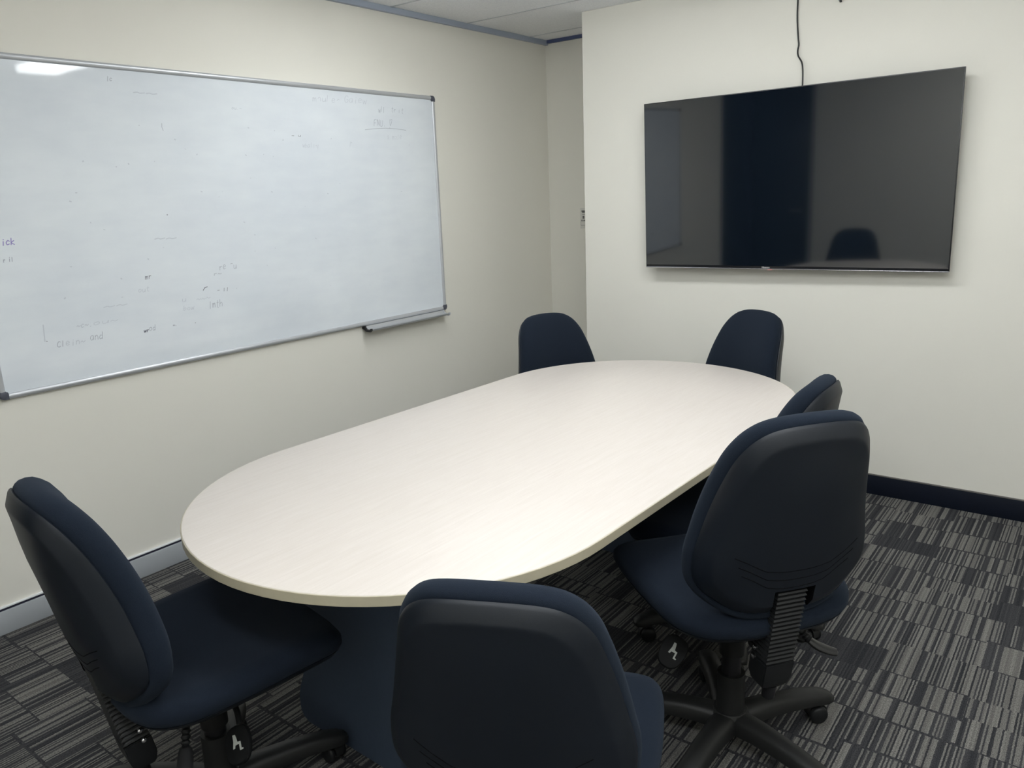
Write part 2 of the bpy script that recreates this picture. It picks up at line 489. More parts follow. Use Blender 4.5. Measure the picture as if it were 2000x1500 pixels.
for nm, a, b_2, inn in (('top', (-hw + cc, H_), (hw - cc, H_), (0, -1)), ('bottom', (-hw + cc, 0), (hw - cc, 0), (0, 1)),
                        ('left', (-hw, cc), (-hw, H_ - cc), (1, 0)), ('right', (hw, cc), (hw, H_ - cc), (-1, 0))):
    bm = bmesh.new(); rail(bm, a, b_2, inn); obj('frame_rail', bm, 'alu', wb, angle=50)
for sy in (-1, 1):
    for sz in (0, 1):
        bm = bmesh.new()
        # rounded L cap over the mitre
        pts = []
        r0 = 0.016
        for k in range(7):
            a = PI / 2 * k / 6
            pts.append((r0 - r0 * math.sin(a) - 0.0008, r0 - r0 * math.cos(a) - 0.0008))
        outer = [(cc + 0.003, -0.0008)] + pts + [(-0.0008, cc + 0.003)]
        inner = [(FW + 0.0005, cc + 0.003), (FW + 0.002, FW + 0.004), (FW + 0.004, FW + 0.002), (cc + 0.003, FW + 0.0005)]
        poly = []
        for (u, v) in outer + inner:
            poly.append((sy * (hw - u), (H_ - v) if sz else v))
        prism(bm, poly, 0, 0.001, 0.0235)
        es = [e for e in bm.edges if all(v.co.x > 0.02 for v in e.verts)]
        bmesh.ops.bevel(bm, geom=es, offset=0.003, segments=2, profile=0.5, affect='EDGES')
        obj('corner_cap', bm, 'cornercap', wb)
# pen tray clipped under the right end of the frame
ty0, ty1 = 0.70 - (WY0 + WY1) / 2, 1.305 - (WY0 + WY1) / 2
tr = None
bm = bmesh.new()
prof = [(0.004, 0.0), (0.022, -0.001), (0.024, -0.010), (0.034, -0.019), (0.060, -0.021), (0.066, -0.014), (0.070, -0.014), (0.070, -0.019), (0.063, -0.026), (0.032, -0.0245), (0.020, -0.016), (0.004, -0.012)]
loft(bm, [[(x, y, z) for x, z in prof] for y in (ty0, ty1)])
tr = obj('pen_tray', bm, 'alu', wb, angle=50)
for y0, y1 in ((ty0 - 0.006, ty0 + 0.004), (ty1 - 0.004, ty1 + 0.006)):
    bm = bmesh.new()
    big = [(0.004, 0.001), (0.024, 0.001), (0.027, -0.008), (0.036, -0.0155), (0.060, -0.017), (0.066, -0.011), (0.073, -0.011), (0.073, -0.021), (0.064, -0.029), (0.030, -0.0275), (0.018, -0.019), (0.004, -0.015)]
    loft(bm, [[(x, y, z) for x, z in big] for y in (y0, y1)])
    obj('tray_end_cap', bm, 'alu' if y0 > ty0 else 'bezel', tr)

# --- handwriting left on the board: little stroke alphabet, each glyph in a unit box
GL = {
 'G': [[(.9, .8), (.6, 1), (.25, .9), (.05, .5), (.2, .1), (.6, 0), (.9, .2), (.9, .45), (.55, .45)]],
 'a': [[(.8, .55), (.5, .65), (.15, .5), (.1, .2), (.4, 0), (.75, .2), (.8, .6), (.85, 0)]],
 'i': [[(.5, .6), (.5, 0)], [(.5, .85), (.55, .9)]],
 'e': [[(.1, .3), (.8, .38), (.7, .6), (.35, .65), (.1, .35), (.3, .02), (.85, .1)]],
 'w': [[(0, .6), (.25, 0), (.5, .5), (.75, 0), (1, .65)]],
 'F': [[(.1, 0), (.1, 1), (.9, 1)], [(.1, .5), (.7, .52)]],
 'N': [[(.1, 0), (.1, 1), (.85, 0), (.85, 1)]],
 'U': [[(.1, 1), (.1, .2), (.4, 0), (.8, .15), (.85, 1)]],
 'V': [[(.05, 1), (.45, 0), (.9, 1), (.3, .9)]],
 'o': [[(.5, .6), (.15, .45), (.2, .1), (.5, 0), (.85, .2), (.8, .5), (.5, .6)]],
 'u': [[(.1, .6), (.15, .1), (.5, 0), (.8, .2), (.85, .6), (.9, 0)]],
 'c': [[(.85, .5), (.5, .65), (.1, .35), (.3, .02), (.85, .1)]],
 'k': [[(.1, 1), (.1, 0)], [(.8, .6), (.15, .3), (.95, 0)]],
 'r': [[(.15, .6), (.2, 0)], [(.2, .35), (.5, .6), (.8, .5)]],
 'm': [[(.05, .6), (.1, 0)], [(.1, .4), (.35, .6), (.45, 0)], [(.48, .4), (.75, .6), (.9, 0)]],
 't': [[(.5, 1), (.45, .1), (.8, 0)], [(.15, .65), (.85, .7)]],
 'h': [[(.1, 1), (.1, 0)], [(.12, .35), (.5, .6), (.85, .4), (.85, 0)]],
 'n': [[(.1, .6), (.12, 0)], [(.12, .4), (.5, .62), (.8, .4), (.85, 0)]],
 'd': [[(.75, .5), (.3, .55), (.1, .2), (.4, 0), (.75, .2)], [(.8, 1), (.8, 0)]],
 'l': [[(.4, 1), (.4, 0)]], '1': [[(.4, .9), (.4, 0)]], 'I': [[(.5, 1), (.5, 0)]],
 's': [[(.8, .55), (.4, .65), (.2, .45), (.75, .2), (.5, 0), (.1, .1)]],
 'p': [[(.15, .6), (.1, -.4)], [(.15, .5), (.6, .6), (.8, .3), (.5, .02), (.15, .15)]],
 'b': [[(.1, 1), (.1, 0)], [(.1, .3), (.5, .55), (.8, .3), (.5, 0), (.1, .05)]],
 'C': [[(.9, .85), (.5, 1), (.1, .6), (.15, .2), (.6, 0), (.9, .15)]],
 '-': [[(.1, .35), (.9, .35)]], '.': [[(.4, .02), (.5, .1)]], ' ': [], '/': [[(.1, 0), (.8, .9)]],
 '~': [[(0, .3), (.3, .5), (.6, .25), (1, .45)]],
}
# pixel of the photograph -> point of the board face (real y and z on the wall)
def onboard(px, py):
    d = _f * 1530.903 + _r * (px - 1000) - _u * (py - 750)
    t = (0.0142 - 3.11961) / d.x
    p = Vector((3.11961, -2.0347, 1.5105)) + d * t
    return p.y - (WY0 + WY1) / 2, p.z - WZ0
def ribbon(bm, pts, wd):
    """a thin flat marker line lying on the board face"""
    for q, ((y0, z0), (y1, z1)) in enumerate(zip(pts[:-1], pts[1:])):
        L = math.hypot(y1 - y0, z1 - z0)
        if L < 1e-5:
            continue
        ny, nz = -(z1 - z0) / L * wd / 2, (y1 - y0) / L * wd / 2
        ey, ez = (y1 - y0) / L * wd / 3, (z1 - z0) / L * wd / 3
        A = [(y0 + ny - ey, z0 + nz - ez), (y0 - ny - ey, z0 - nz - ez), (y1 - ny + ey, z1 - nz + ez), (y1 + ny + ey, z1 + nz + ez)]
        prism(bm, A, 0, 0.0138, 0.0142 + 0.00003 * (q % 5))
random.seed(4)
def write(bm, text, px0, py0, px1, py1, wd=0.003, skip=0.0):
    """text between two pixels: left base, right top"""
    y0, z0 = onboard(px0, py0)
    y1, _ = onboard(px1, py0 - (px1 - px0) * 0.03)
    _, z1 = onboard(px0, py1)
    n = len(text); cw = (y1 - y0) / n
    for i, ch in enumerate(text):
        drift = random.uniform(-.10, .10)
        for st in GL[ch]:
            if random.random() < skip:
                continue
            pts = [(y0 + (i + 0.05 + 0.85 * u + 0.22 * v) * cw, z0 + (v + drift) * (z1 - z0)) for u, v in st]
            if len(pts) > 2:
                pts = catmull(pts, 3, closed=False)
            ribbon(bm, pts, wd * 0.62)
def word(ink, *args):
    text, x0, y0, x1, y1 = args[:5]
    step = (x1 - x0) / len(text)
    at = 0
    for chunk in text.split(' '):
        if chunk:
            a, b = x0 + at * step, x0 + (at + len(chunk)) * step
            bm = bmesh.new(); write(bm, chunk, a, y0 - (a - x0) * 0.03, b, y1 - (a - x0) * 0.03, *args[5:])
            if len(bm.verts):
                o = obj('marker_word', bm, ink, wb, smooth=False)
                if ink == 'inkviolet':
                    o['label'] = 'violet marker writing at the left edge'
            else:
                bm.free()
        at += len(chunk) + 1
def line(ink, pix, wd):
    bm = bmesh.new(); ribbon(bm, [onboard(*q) for q in pix], wd)
    obj('marker_line', bm, ink, wb, smooth=False)
word('inkgrey', 'Gaiew', 672, 199, 716, 186, .003)
word('inkgrey', 'tmnuber', 600, 196, 664, 184, .0035, .3)
word('inkmid', 'wll', 739, 219, 752, 208, .0025, .2)
word('inkmid', 'frant'.replace('f', 't'), 764, 219, 788, 209, .0025, .2)
word('inkmid', 'FNU. V', 730, 246, 766, 234, .003)
line('inkmid', ((713, 253.5), (730, 251.5), (752, 250.2), (773, 251.5), (793, 254.5)), .0022)
word('inkgrey', 'simple', 756, 271, 785, 261, .0025, .2)
word('inkgrey', 'whaling'.replace('g', 'p'), 591, 288, 625, 279, .003, .2)
word('inkgrey', 'ullb', 660, 287, 690, 277, .003, .4)
word('inkdark', '1-ou', 562, 266, 588, 261, .0025, .1)
word('inkdark', '.', 551, 274, 555, 270, .005)
word('inkgrey', 'ou.-', 452, 213, 472, 207, .003)
word('inkmid', 'lcl', 208, 158, 225, 149, .0035, .2)
word('inkgrey', '~~', 258, 182, 306, 176, .006)
word('inkgrey', '~~', 300, 470, 345, 463, .006)
line('inkmid', ((316, 241), (316, 248), (319, 255)), .002)
word('inkviolet', 'ick', 2, 480, 30, 467, .005)
word('inkmid', 'r i1', 6, 512, 27, 503, .004)
word('inkdark', '.', 325, 420, 329, 416, .006)
word('inkdark', 'mr', 283, 546, 297, 536, .003)
word('inkgrey', 'out', 270, 572, 293, 562, .003)
word('inkmid', 'creatu', 421, 528, 463, 515, .003, .15)
word('inkmid', 'r~', 417, 539, 433, 532, .003)
line('inkdark', ((397, 567), (400, 562), (405, 560)), .003)
word('inkdark', '- 1I', 424, 570, 447, 563, .003)
word('inkmid', 'lmth', 408, 602, 436, 588, .003)
word('inkgrey', 'bow', 358, 607, 380, 598, .003)
word('inkgrey', 'ul ~~~', 355, 590, 412, 580, .003, .2)
word('inkdark', 'wr', 281, 649, 292, 642, .0045)
word('inkmid', 'od', 291, 646, 305, 635, .003)
word('inkmid', 'Cl', 111, 678, 128, 667, .0035)
word('inkgrey', 'ein~', 128, 676, 168, 664, .004, .1)
word('inkmid', 'and', 176, 666, 203, 652, .003, .2)
word('inkgrey', '~c~.', 150, 642, 182, 632, .004)
word('inkgrey', 'ou~', 180, 635, 232, 626, .003)
word('inkgrey', '~~', 200, 603, 250, 595, .004)
word('inkgrey', 'l', 84, 667, 94, 634, .006)
word('inkdark', '.', 90, 667, 94, 663, .005)
word('inkmid', '~.', 338, 638, 346, 630, .004)
word('inkdark', '.', 380, 631, 384, 628, .005)
random.seed(9)
bm = bmesh.new()
for k in range(46):
    # stray dots of half-wiped ink
    px, py = random.uniform(120, 800), random.uniform(240, 600)
    y, z = onboard(px, py)
    ribbon(bm, [(y, z), (y + random.uniform(.001, .006), z + random.uniform(-.003, .003))], random.uniform(.002, .005))
o = obj('ink_specks', bm, 'inkgrey', wb, smooth=False)
o['kind'] = 'stuff'

# ------------------------------------------------------------------ television
tv = thing('television', 'large flat black television mounted on the back wall', 'television', (1.799, 1.8115, 1.515))
rX, rY, rZ = -R(0.6), R(0.45), R(1.09)
tvr = Vector((math.cos(rZ), math.sin(rZ), 0))
tv.rotation_euler = (R(1.25), R(-0.45), R(0.85))
TW, TH = 65 * .0254 * .8716 + .02, 65 * .0254 * .4903 + .028
hx, hz = TW / 2, TH / 2
bm = bmesh.new(); box(bm, -hx, hx, 0.0, 0.012, -hz, hz, bev=0.0012)
obj('bezel', bm, 'bezel', tv)
bm = bmesh.new(); box(bm, -hx + 0.004, hx - 0.004, -0.0012, 0.0005, -hz + 0.013, hz - 0.004)
obj('screen', bm, 'glass', tv, smooth=False)
bm = bmesh.new(); box(bm, -hx + 0.001, hx - 0.001, -0.003, 0.010, -hz - 0.0035, -hz + 0.0012, bev=0.001)
obj('bottom_strip', bm, 'tvstrip', tv)
bm = bmesh.new(); box(bm, -0.50, 0.50, 0.012, 0.050, -0.33, 0.22, bev=0.012)
obj('rear_housing', bm, 'tvback', tv)
bm = bmesh.new(); box(bm, -0.26, 0.26, 0.066, 0.076, -0.12, 0.12, bev=0.002)
obj('wall_bracket', bm, 'steel', tv)
for sx in (-0.20, 0.20):
    bm = bmesh.new(); box(bm, sx - 0.02, sx + 0.02, 0.0505, 0.066, -0.2, 0.2); obj('bracket_arm', bm, 'steel', tv)
# maker's name printed on the lower bezel
cu = bpy.data.curves.new('logo', 'FONT'); cu.body = 'Hisense'; cu.size = 0.0125; cu.extrude = 0.0003
cu.align_x = 'CENTER'; cu.align_y = 'CENTER'
to = bpy.data.objects.new('logo_tmp', cu); C.objects.link(to)
bpy.context.view_layer.update()
me = bpy.data.meshes.new_from_object(to.evaluated_get(bpy.context.evaluated_depsgraph_get()))
bpy.data.objects.remove(to)
me.name = 'logo'; me.materials.clear(); me.materials.append(MAT['logo'])
lo = bpy.data.objects.new('logo', me); C.objects.link(lo); lo.parent = tv
lo.location = (-0.075, -0.0005, -hz + 0.0062); lo.rotation_euler = (PI / 2, 0, 0)
bm = bmesh.new(); box(bm, -0.066, -0.046, 0.0, 0.008, -hz - 0.007, -hz - 0.0036, bev=0.001)
obj('standby_light', bm, 'red', tv)

# cable hanging down the wall to the top of the television
pts = [(1.803, 1.893, ZC - 0.001), (1.803, 1.893, 2.32), (1.804, 1.893, 2.24), (1.812, 1.892, 2.16), (1.817, 1.891, 2.125), (1.814, 1.889, 2.100), (1.819, 1.885, 2.075), (1.838, 1.880, 2.045), (1.846, 1.874, 2.01), (1.850, 1.868, 1.96), (1.852, 1.862, 1.90)]
bm = bmesh.new(); tube(bm, catmull(pts, 6, closed=False), 0.0036, 10)
tag(obj('television_cable', bm, 'cable'), 'thin black cable running down the wall to the top of the television', 'cable')
# small hook just under the upper edge of the picture
hk = thing('wall_hook', 'small metal hook with dark tips high on the wall, right of the black cable', 'hook', (1.996, YT - 0.0005, 2.36))
for dx in (-0.010, 0.010):
    bm = bmesh.new()
    tube(bm, catmull([(dx * 0.7, -0.004, 0.0), (dx * 1.1, -0.014, -0.03), (dx * 1.15, -0.020, -0.06), (dx * 0.5, -0.020, -0.078)], 5, closed=False), 0.0035, 8)
    obj('prong', bm, 'chrome', hk)
bm = bmesh.new(); lathe(bm, [(0.001, -0.012), (0.005, -0.010), (0.006, 0.0), (0.005, 0.008), (0.001, 0.010)], (0.002, -0.020, -0.074)); obj('tip', bm, 'cable', hk)
bm = bmesh.new(); box(bm, -0.014, 0.014, -0.005, 0.0, -0.012, 0.02, bev=0.002); obj('back_plate', bm, 'chrome', hk)

# notice on the alcove wall, half hidden by the corner
sg = thing('wall_notice', 'small white notice in the alcove, half hidden by the wall corner', 'sign', (0.309, YA - 0.0005, 1.33))
bm = bmesh.new(); box(bm, -0.062, 0.062, -0.004, 0.0, -0.068, 0.062, bev=0.001); obj('card', bm, 'card', sg)
bm = bmesh.new()
for z, x0, x1, hh in ((0.043, -0.052, 0.05, .004), (0.036, -0.047, 0.05, .004), (0.003, -0.044, -0.030, .009), (0.022, -0.046, 0.04, .0015), (-0.017, -0.056, -0.05, .0035), (-0.017, -0.047, -0.041, .004), (-0.017, -0.038, 0.05, .0035), (-0.0485, -0.058, 0.056, .001), (-0.025, -0.058, 0.056, .0006)):
    box(bm, x0, x1, -0.0045, -0.0038, z - hh, z + hh)
box(bm, -0.0588, -0.0578, -0.0045, -0.0038, -0.0485, -0.025)
obj('print', bm, 'print', sg, smooth=False)

# ------------------------------------------------------------------ meeting table
TX, TY, TA, TL, TWd, THt = 1.6586, -0.0054, -0.01873, 2.40, 1.206, 0.7334
tb = thing('meeting_table', 'long oval meeting table with pale wood top in the middle of the room', 'table', (TX, TY, 0), TA)
def stadium(rr, hl, n=40):
    P = []
    for k in range(n + 1):
        a = PI * k / n; P.append((rr * math.cos(a), hl + rr * math.sin(a)))
    for k in range(n + 1):
        a = PI + PI * k / n; P.append((rr * math.cos(a), -hl + rr * math.sin(a)))
    return P
hl = TL / 2 - TWd / 2; rr = TWd / 2
bm = bmesh.new()
rings = []
for off, z in ((-0.0022, THt - 0.0248), (-0.0022, THt - 0.0014), (-0.0030, THt - 0.0004), (-0.0042, THt)):
    rings.append([(x, y, z) for x, y in stadium(rr + off, hl)])
loft(bm, rings)
obj('tabletop', bm, 'laminate', tb)
bm = bmesh.new()
prof = [(-0.0020, THt - 0.0250), (-0.0008, THt - 0.0250), (0.0, THt - 0.0240), (0.0, THt - 0.0022), (-0.0010, THt - 0.0012), (-0.0020, THt - 0.0012)]
loft(bm, [[(x, y, z) for x, y in stadium(rr + o_, hl)] for o_, z in prof], closed=True)
obj('edge_band', bm, 'edge', tb)
# end panels with flared, rounded feet and the rail that joins them
fx = [(0.0, 0.0), (0.26, 0.0), (0.298, 0.004), (0.316, 0.020), (0.320, 0.050), (0.318, 0.085), (0.300, 0.135), (0.275, 0.20), (0.262, 0.30), (0.262, 0.50), (0.275, 0.64), (0.285, THt - 0.0255)]
half = catmull(fx[1:], 4, closed=False)
outl = half + [(-x, z) for x, z in half[::-1]]
for y0 in (-0.826, 0.64):
    bm = bmesh.new(); prism(bm, [(x_, max(z_, 0.0006)) for x_, z_ in outl], 1, y0, y0 + 0.035)
    es = [e for e in bm.edges if abs(e.verts[0].co.y - e.verts[1].co.y) < 1e-6 and not (e.verts[0].co.z > THt - 0.03 and e.verts[1].co.z > THt - 0.03)]
    bmesh.ops.bevel(bm, geom=es, offset=0.003, segments=1, affect='EDGES')
    obj('end_panel', bm, 'pedestal', tb)
bm = bmesh.new(); box(bm, -0.016, 0.016, -0.7905, 0.6395, 0.45, THt - 0.0255, bev=0.002)
obj('modesty_panel', bm, 'pedestal', tb)

# ------------------------------------------------------------------ office chairs
CUSHION_HALF = [(0, 0), (.0947, .0038), (.1564, .0288), (.2151, .0817), (.2233, .1441), (.2106, .2114), (.1945, .2882), (.1781, .3603), (.1600, .4246), (.1300, .4736), (.0844, .4996), (0, .5072)]
SHELL_HALF = [(0, .0155), (.0964, .0192), (.1591, .0434), (.2189, .0947), (.2272, .1553), (.2143, .2206), (.1979, .2952), (.1812, .3651), (.1628, .4276), (.1322, .4751), (.0859, .5003), (0, .5078)]
def mirror(h):
    return catmull(h + [(-u, v) for u, v in h[-2:0:-1]], 5)
VC = .265
LEAN, YB, ZB = R(10.07), -0.185, 0.458
def bend(u, v):
    return .55 * u * u - .018 * ((v - .2) / .3) ** 2 - .485 * (v - .27) ** 2
def B3(u, d, v):
    """backrest space (across, depth towards the sitter, up) -> chair space"""
    c, s_ = math.cos(LEAN), math.sin(LEAN)
    return (u, YB + d * c - v * s_, ZB + v * c + d * s_)
def dish(u, v):
    """the shell's middle stands out behind the rim"""
    return -.040 * max(0.0, 1 - ((v - .27) / .255) ** 2)
def back_rings(rings, out, dish_w=None):
    res = []
    for q, (s_, o_, d) in enumerate(rings):
        ring = []
        for u, v in out:
            L = math.hypot(u, v - VC); k = s_ + o_ / L
            uu, vv = u * k, VC + (v - VC) * k
            ring.append(B3(uu, d + bend(uu, vv) + (dish(uu, vv) * dish_w[q] if dish_w else 0), vv))
        res.append(ring)
    return res
CUSH = [(.05, 0, -.002), (.5, 0, -.002), (.8, 0, -.002), (.97, 0, -.001), (1, .001, .003), (1, .006, .010), (1, .010, .020), (1, .010, .032), (1, .006, .044), (1, -.004, .053), (.93, 0, .060), (.82, 0, .065), (.6, 0, .069), (.3, 0, .070), (.05, 0, .070)]
SHELL = [(.05, 0, -.0005), (.6, 0, -.0005), (.96, 0, -.0005), (.985, 0, .0008), (.995, .001, -.002), (.993, 0, -.006), (.978, 0, -.0105), (.935, 0, -.0185), (.89, 0, -.0262), (.872, 0, -.0280), (.85, 0, -.0286), (.78, 0, -.0292), (.7, 0, -.0295), (.55, 0, -.0295), (.4, 0, -.029), (.2, 0, -.028), (.05, 0, -.0275)]
DISH = [0, 0, 0, 0, 0, .02, .08, .20, .30, .34, .39, .54, .68, .87, .97, 1, 1]
def shell_face(u, v):
    """depth of the shell's outer face inside the chamfer"""
    k = 1.0
    rr_ = max(abs(u) / .21, abs(v - VC) / .245)
    for (s0, _, d0), w0, (s1, _, d1), w1 in zip(SHELL[4:], DISH[4:], SHELL[5:], DISH[5:]):
        if s1 <= rr_ <= s0:
            t = (s0 - rr_) / (s0 - s1)
            return bend(u, v) + d0 + (d1 - d0) * t + dish(u, v) * (w0 + (w1 - w0) * t)
    return bend(u, v) - .0275 + dish(u, v)
def make_chair():
    t = thing('office_chair', '-', 'chair')
    # --- backrest
    bm = bmesh.new(); loft(bm, back_rings(CUSH, mirror(CUSHION_HALF))); bc = obj('back_cushion', bm, 'fabric', t, angle=60)
    bm = bmesh.new(); loft(bm, back_rings(SHELL, mirror(SHELL_HALF), DISH))
    sh = obj('back_shell', bm, ['shell', 'groove'], t, angle=40)
    # slot in the foot of the shell for the adjuster
    bm = bmesh.new()
    rings = []
    for v in (-0.05, 0.088):
        rings.append([B3(u, d, v) for u, d in ((-.050, -.12), (.056, -.12), (.056, .03), (-.050, .03))])
    loft(bm, rings)
    cut = obj('cutter', bm, 'groove', None, smooth=False)
    md = sh.modifiers.new('slot', 'BOOLEAN'); md.operation = 'DIFFERENCE'; md.object = cut; md.solver = 'EXACT'
    bpy.context.view_layer.update()
    me = bpy.data.meshes.new_from_object(sh.evaluated_get(bpy.context.evaluated_depsgraph_get()))
    sh.modifiers.clear(); sh.data = me; me.name = 'back_shell'
    bpy.data.objects.remove(cut)
    # dark threads laid on the shell as painted shade of three shallow grooves
    bm = bmesh.new()
    for k, v0 in enumerate((.150, .126, .102)):
        ww = .158 - .010 * k
        path = [(-ww, v0 + .040), (-ww * .80, v0 + .026), (-ww * .55, v0 + .004), (-ww * .45, v0), (-.04, v0 - .004), (.0, v0 - .005), (.04, v0 - .004), (ww * .45, v0), (ww * .55, v0 + .004), (ww * .80, v0 + .026), (ww, v0 + .040)]
        path = catmull(path, 3, closed=False)
        on = []
        for u, v in path:
            o_ = Vector(B3(u, -.25, v)); d_ = (Vector(B3(u, .25, v)) - o_).normalized()
            hit, loc, nor, idx = sh.ray_cast(o_, d_)
            if hit:
                on.append(loc + d_ * .0004)
        tube(bm, on, 0.0012, 6)
    obj('groove_shade_lines', bm, 'groove', sh)
    # --- ribbed back-height adjuster
    bm = bmesh.new()
    def bar_ring(hw_, y0, y1, v, dy=0.0):
        return [B3(u, d, v) for u, d in ((-hw_, y1), (-hw_ + .006, y0), (hw_ - .006, y0), (hw_, y1))]
    rings = []
    v = .078; pitch = .0128
    n_rib = 17
    for k in range(n_rib):
        vv = .078 - k * pitch
        rings.append(bar_ring(.0435, -.055, .0, vv))
        rings.append(bar_ring(.045, -.058, .0, vv - pitch * .30))
        rings.append(bar_ring(.043, -.053, .0, vv - pitch * .55))
        rings.append(bar_ring(.040, -.046, .0, vv - pitch * .75))
    loft(bm, rings)
    bar = obj('back_adjuster', bm, 'rubber', t, angle=25)
    vl = .078 - n_rib * pitch
    bm = bmesh.new()
    loft(bm, [bar_ring(.046, -.058, .002, vl + .004), bar_ring(.046, -.058, .002, vl - .045), bar_ring(.040, -.052, -.006, vl - .072), bar_ring(.022, -.044, -.014, vl - .085)])
    bmesh.ops.bevel(bm, geom=bm.edges[:], offset=.003, segments=2, affect='EDGES', clamp_overlap=True)
    obj('adjuster_foot', bm, 'rubber', bar, angle=40)
    bm = bmesh.new()
    tube(bm, [B3(0, -.034, vl - .080), B3(0, -.034, vl - .118), B3(0, -.034, vl - .124)], [.017, .016, .008], 14)
    obj('adjuster_rod', bm, 'steel', bar)
    for vv in (vl + .030, vl + .002):
        for sx in (-1, 1):
            bm = bmesh.new()
            a = Vector(B3(sx * .0430, -.016, vv)); b_2 = Vector(B3(sx * .0520, -.016, vv))
            tube(bm, [a, a.lerp(b_2, .75), b_2], [.006, .006, .003], 10)
            obj('bolt', bm, 'chrome', bar)
    # bracket from the adjuster in under the seat
    bm = bmesh.new()
    A = Vector(B3(0, -.010, vl + .018))
    pp = [A, A + Vector((0, .05, -.012)), Vector((0, -.10, .385)), Vector((0, 0.02, .385))]
    pp = catmull([tuple(p) for p in pp], 5, closed=False)
    rings = []
    for p in pp:
        rings.append([(p[0] - .029, p[1], p[2] - .007), (p[0] + .029, p[1], p[2] - .007), (p[0] + .029, p[1], p[2] + .007), (p[0] - .029, p[1], p[2] + .007)])
    loft(bm, rings)
    obj('back_bracket', bm, 'steel', t)
    # --- seat
    SE = [(0, -.222), (.11, -.218), (.192, -.192), (.240, -.125), (.257, -.02), (.262, .08), (.258, .175), (.234, .240), (.165, .265), (.075, .273), (0, .275)]
    so = catmull(SE + [(-x, y) for x, y in SE[-2:0:-1]], 5)
    def seat_z(x, y):
        return .060 * y + .014 * (x / .24) ** 2 - .016 * max(0, (y - .10) / .168) ** 2 * 1.6 + .008 * max(0, (-y - .10) / .12) ** 2
    def seat_ring(s_, z, o_=0.0, wav=1.0):
        out = []
        for x, y in so:
            L = math.hypot(x, y - .02); k = s_ + o_ / L
            xx, yy = x * k, .02 + (y - .02) * k
            out.append((xx, yy, z + wav * seat_z(xx, yy)))
        return out
    bm = bmesh.new()
    loft(bm, [seat_ring(.05, .398, wav=.8), seat_ring(.9, .398, wav=.8), seat_ring(.97, .400, wav=.9), seat_ring(1, .405, -.002), seat_ring(1, .418, .005), seat_ring(1, .436, .004), seat_ring(1, .448, -.006), seat_ring(.93, .457), seat_ring(.82, .460), seat_ring(.6, .459), seat_ring(.3, .457), seat_ring(.05, .457)])
    obj('seat_cushion', bm, 'fabric', t, angle=60)
    bm = bmesh.new()
    loft(bm, [seat_ring(.05, .3745, wav=.5), seat_ring(.55, .3745, wav=.5), seat_ring(.82, .379, wav=.6), seat_ring(.95, .390, wav=.8), seat_ring(.985, .401, wav=.95), seat_ring(.96, .4035, wav=.9), seat_ring(.05, .402, wav=.8)])
    obj('seat_pan', bm, 'shell', t, angle=40)
    # --- mechanism and levers
    bm = bmesh.new(); box(bm, -.062, .062, -.10, .12, .340, .379, bev=.008); box(bm, -.085, .085, -.02, .05, .352, .380, bev=.004)
    mech = obj('tilt_mechanism', bm, 'steel', t)
    bm = bmesh.new(); box(bm, .030, .052, -.128, -.098, .335, .366, bev=.003); obj('spring_block', bm, 'greypl', mech)
    # a paddle with a pictogram on each side
    pad = catmull([(.0, .042), (.025, .035), (.034, .009), (.030, -.026), (.014, -.044), (-.014, -.044), (-.030, -.026), (-.034, .009), (-.025, .035)], 4)
    for sd in (-1, 1):
        bm = bmesh.new()
        tube(bm, [(sd * .05, .02, .360), (sd * .10, .012, .350), (sd * .150, .004, .318), (sd * .165, .0, .300)], .007, 8)
        pc = Vector((sd * .182, -.015, .262)); nz_ = Vector((sd * .30, -.72, .62)).normalized()
        ay = (Vector((-sd * .55, 0, .85)) - nz_ * nz_.dot(Vector((-sd * .55, 0, .85)))).normalized(); ax = ay.cross(nz_)
        def PD(u, v, d): return pc + ax * u + ay * v + nz_ * d
        loft(bm, [[PD(u * k, v * k, d) for u, v in pad] for k, d in ((.5, -.010), (.9, -.008), (1, -.003), (1, .002), (.93, .006), (.6, .0075), (.1, .008))])
        lv = obj('seat_lever', bm, 'paddle', mech)
        bm = bmesh.new()
        # seated figure pressed in white: one outline
        fig = [(-.010, .026), (-.002, .026), (.001, .017), (.004, .004), (.014, .003), (.015, -.016), (.021, -.017), (.020, -.021), (.010, -.021), (.009, -.003), (-.004, -.004), (-.006, -.012), (-.012, -.012), (-.009, .008)]
        prism_pts = [[PD(u * .8, v * .8, d) for u, v in fig] for d in (.0065, .0092)]
        loft(bm, prism_pts)
        obj('pictogram', bm, 'picto', lv, smooth=False)
    # ribbed lever drooping from the right rear
    bm = bmesh.new()
    cpath = catmull([(.055, -.055, .366), (.095, -.085, .352), (.128, -.108, .320), (.150, -.122, .292)], 12, closed=False)
    rr_ = [.0095 + .0022 * math.sin(i * 1.9) for i in range(len(cpath))]
    tube(bm, cpath, rr_, 12)
    ll = obj('tilt_lever', bm, 'rubber', mech, angle=60)
    bm = bmesh.new()
    hp = catmull([(.148, -.121, .294), (.165, -.130, .280), (.190, -.142, .268), (.213, -.152, .262)], 6, closed=False)
    tube(bm, hp, [.0105 + .007 * math.sin(PI * min(1, .12 + i / (len(hp) - 1) * .80)) for i in range(len(hp) - 1)] + [.006], 14, flat=.6)
    obj('lever_handle', bm, 'greypl', ll)
    # --- column
    bm = bmesh.new(); lathe(bm, [(.026, .075), (.026, .352)]); obj('gas_column', bm, 'steel', t)
    bm = bmesh.new(); lathe(bm, [(.028, .215), (.0335, .215), (.0335, .322), (.036, .328), (.037, .338), (.033, .342), (.028, .342)])
    obj('upper_sleeve', bm, 'base', t)
    bm = bmesh.new(); lathe(bm, [(.028, .090), (.041, .090), (.0385, .110), (.0370, .216), (.0365, .222), (.028, .222)])
    obj('lower_sleeve', bm, 'base', t)
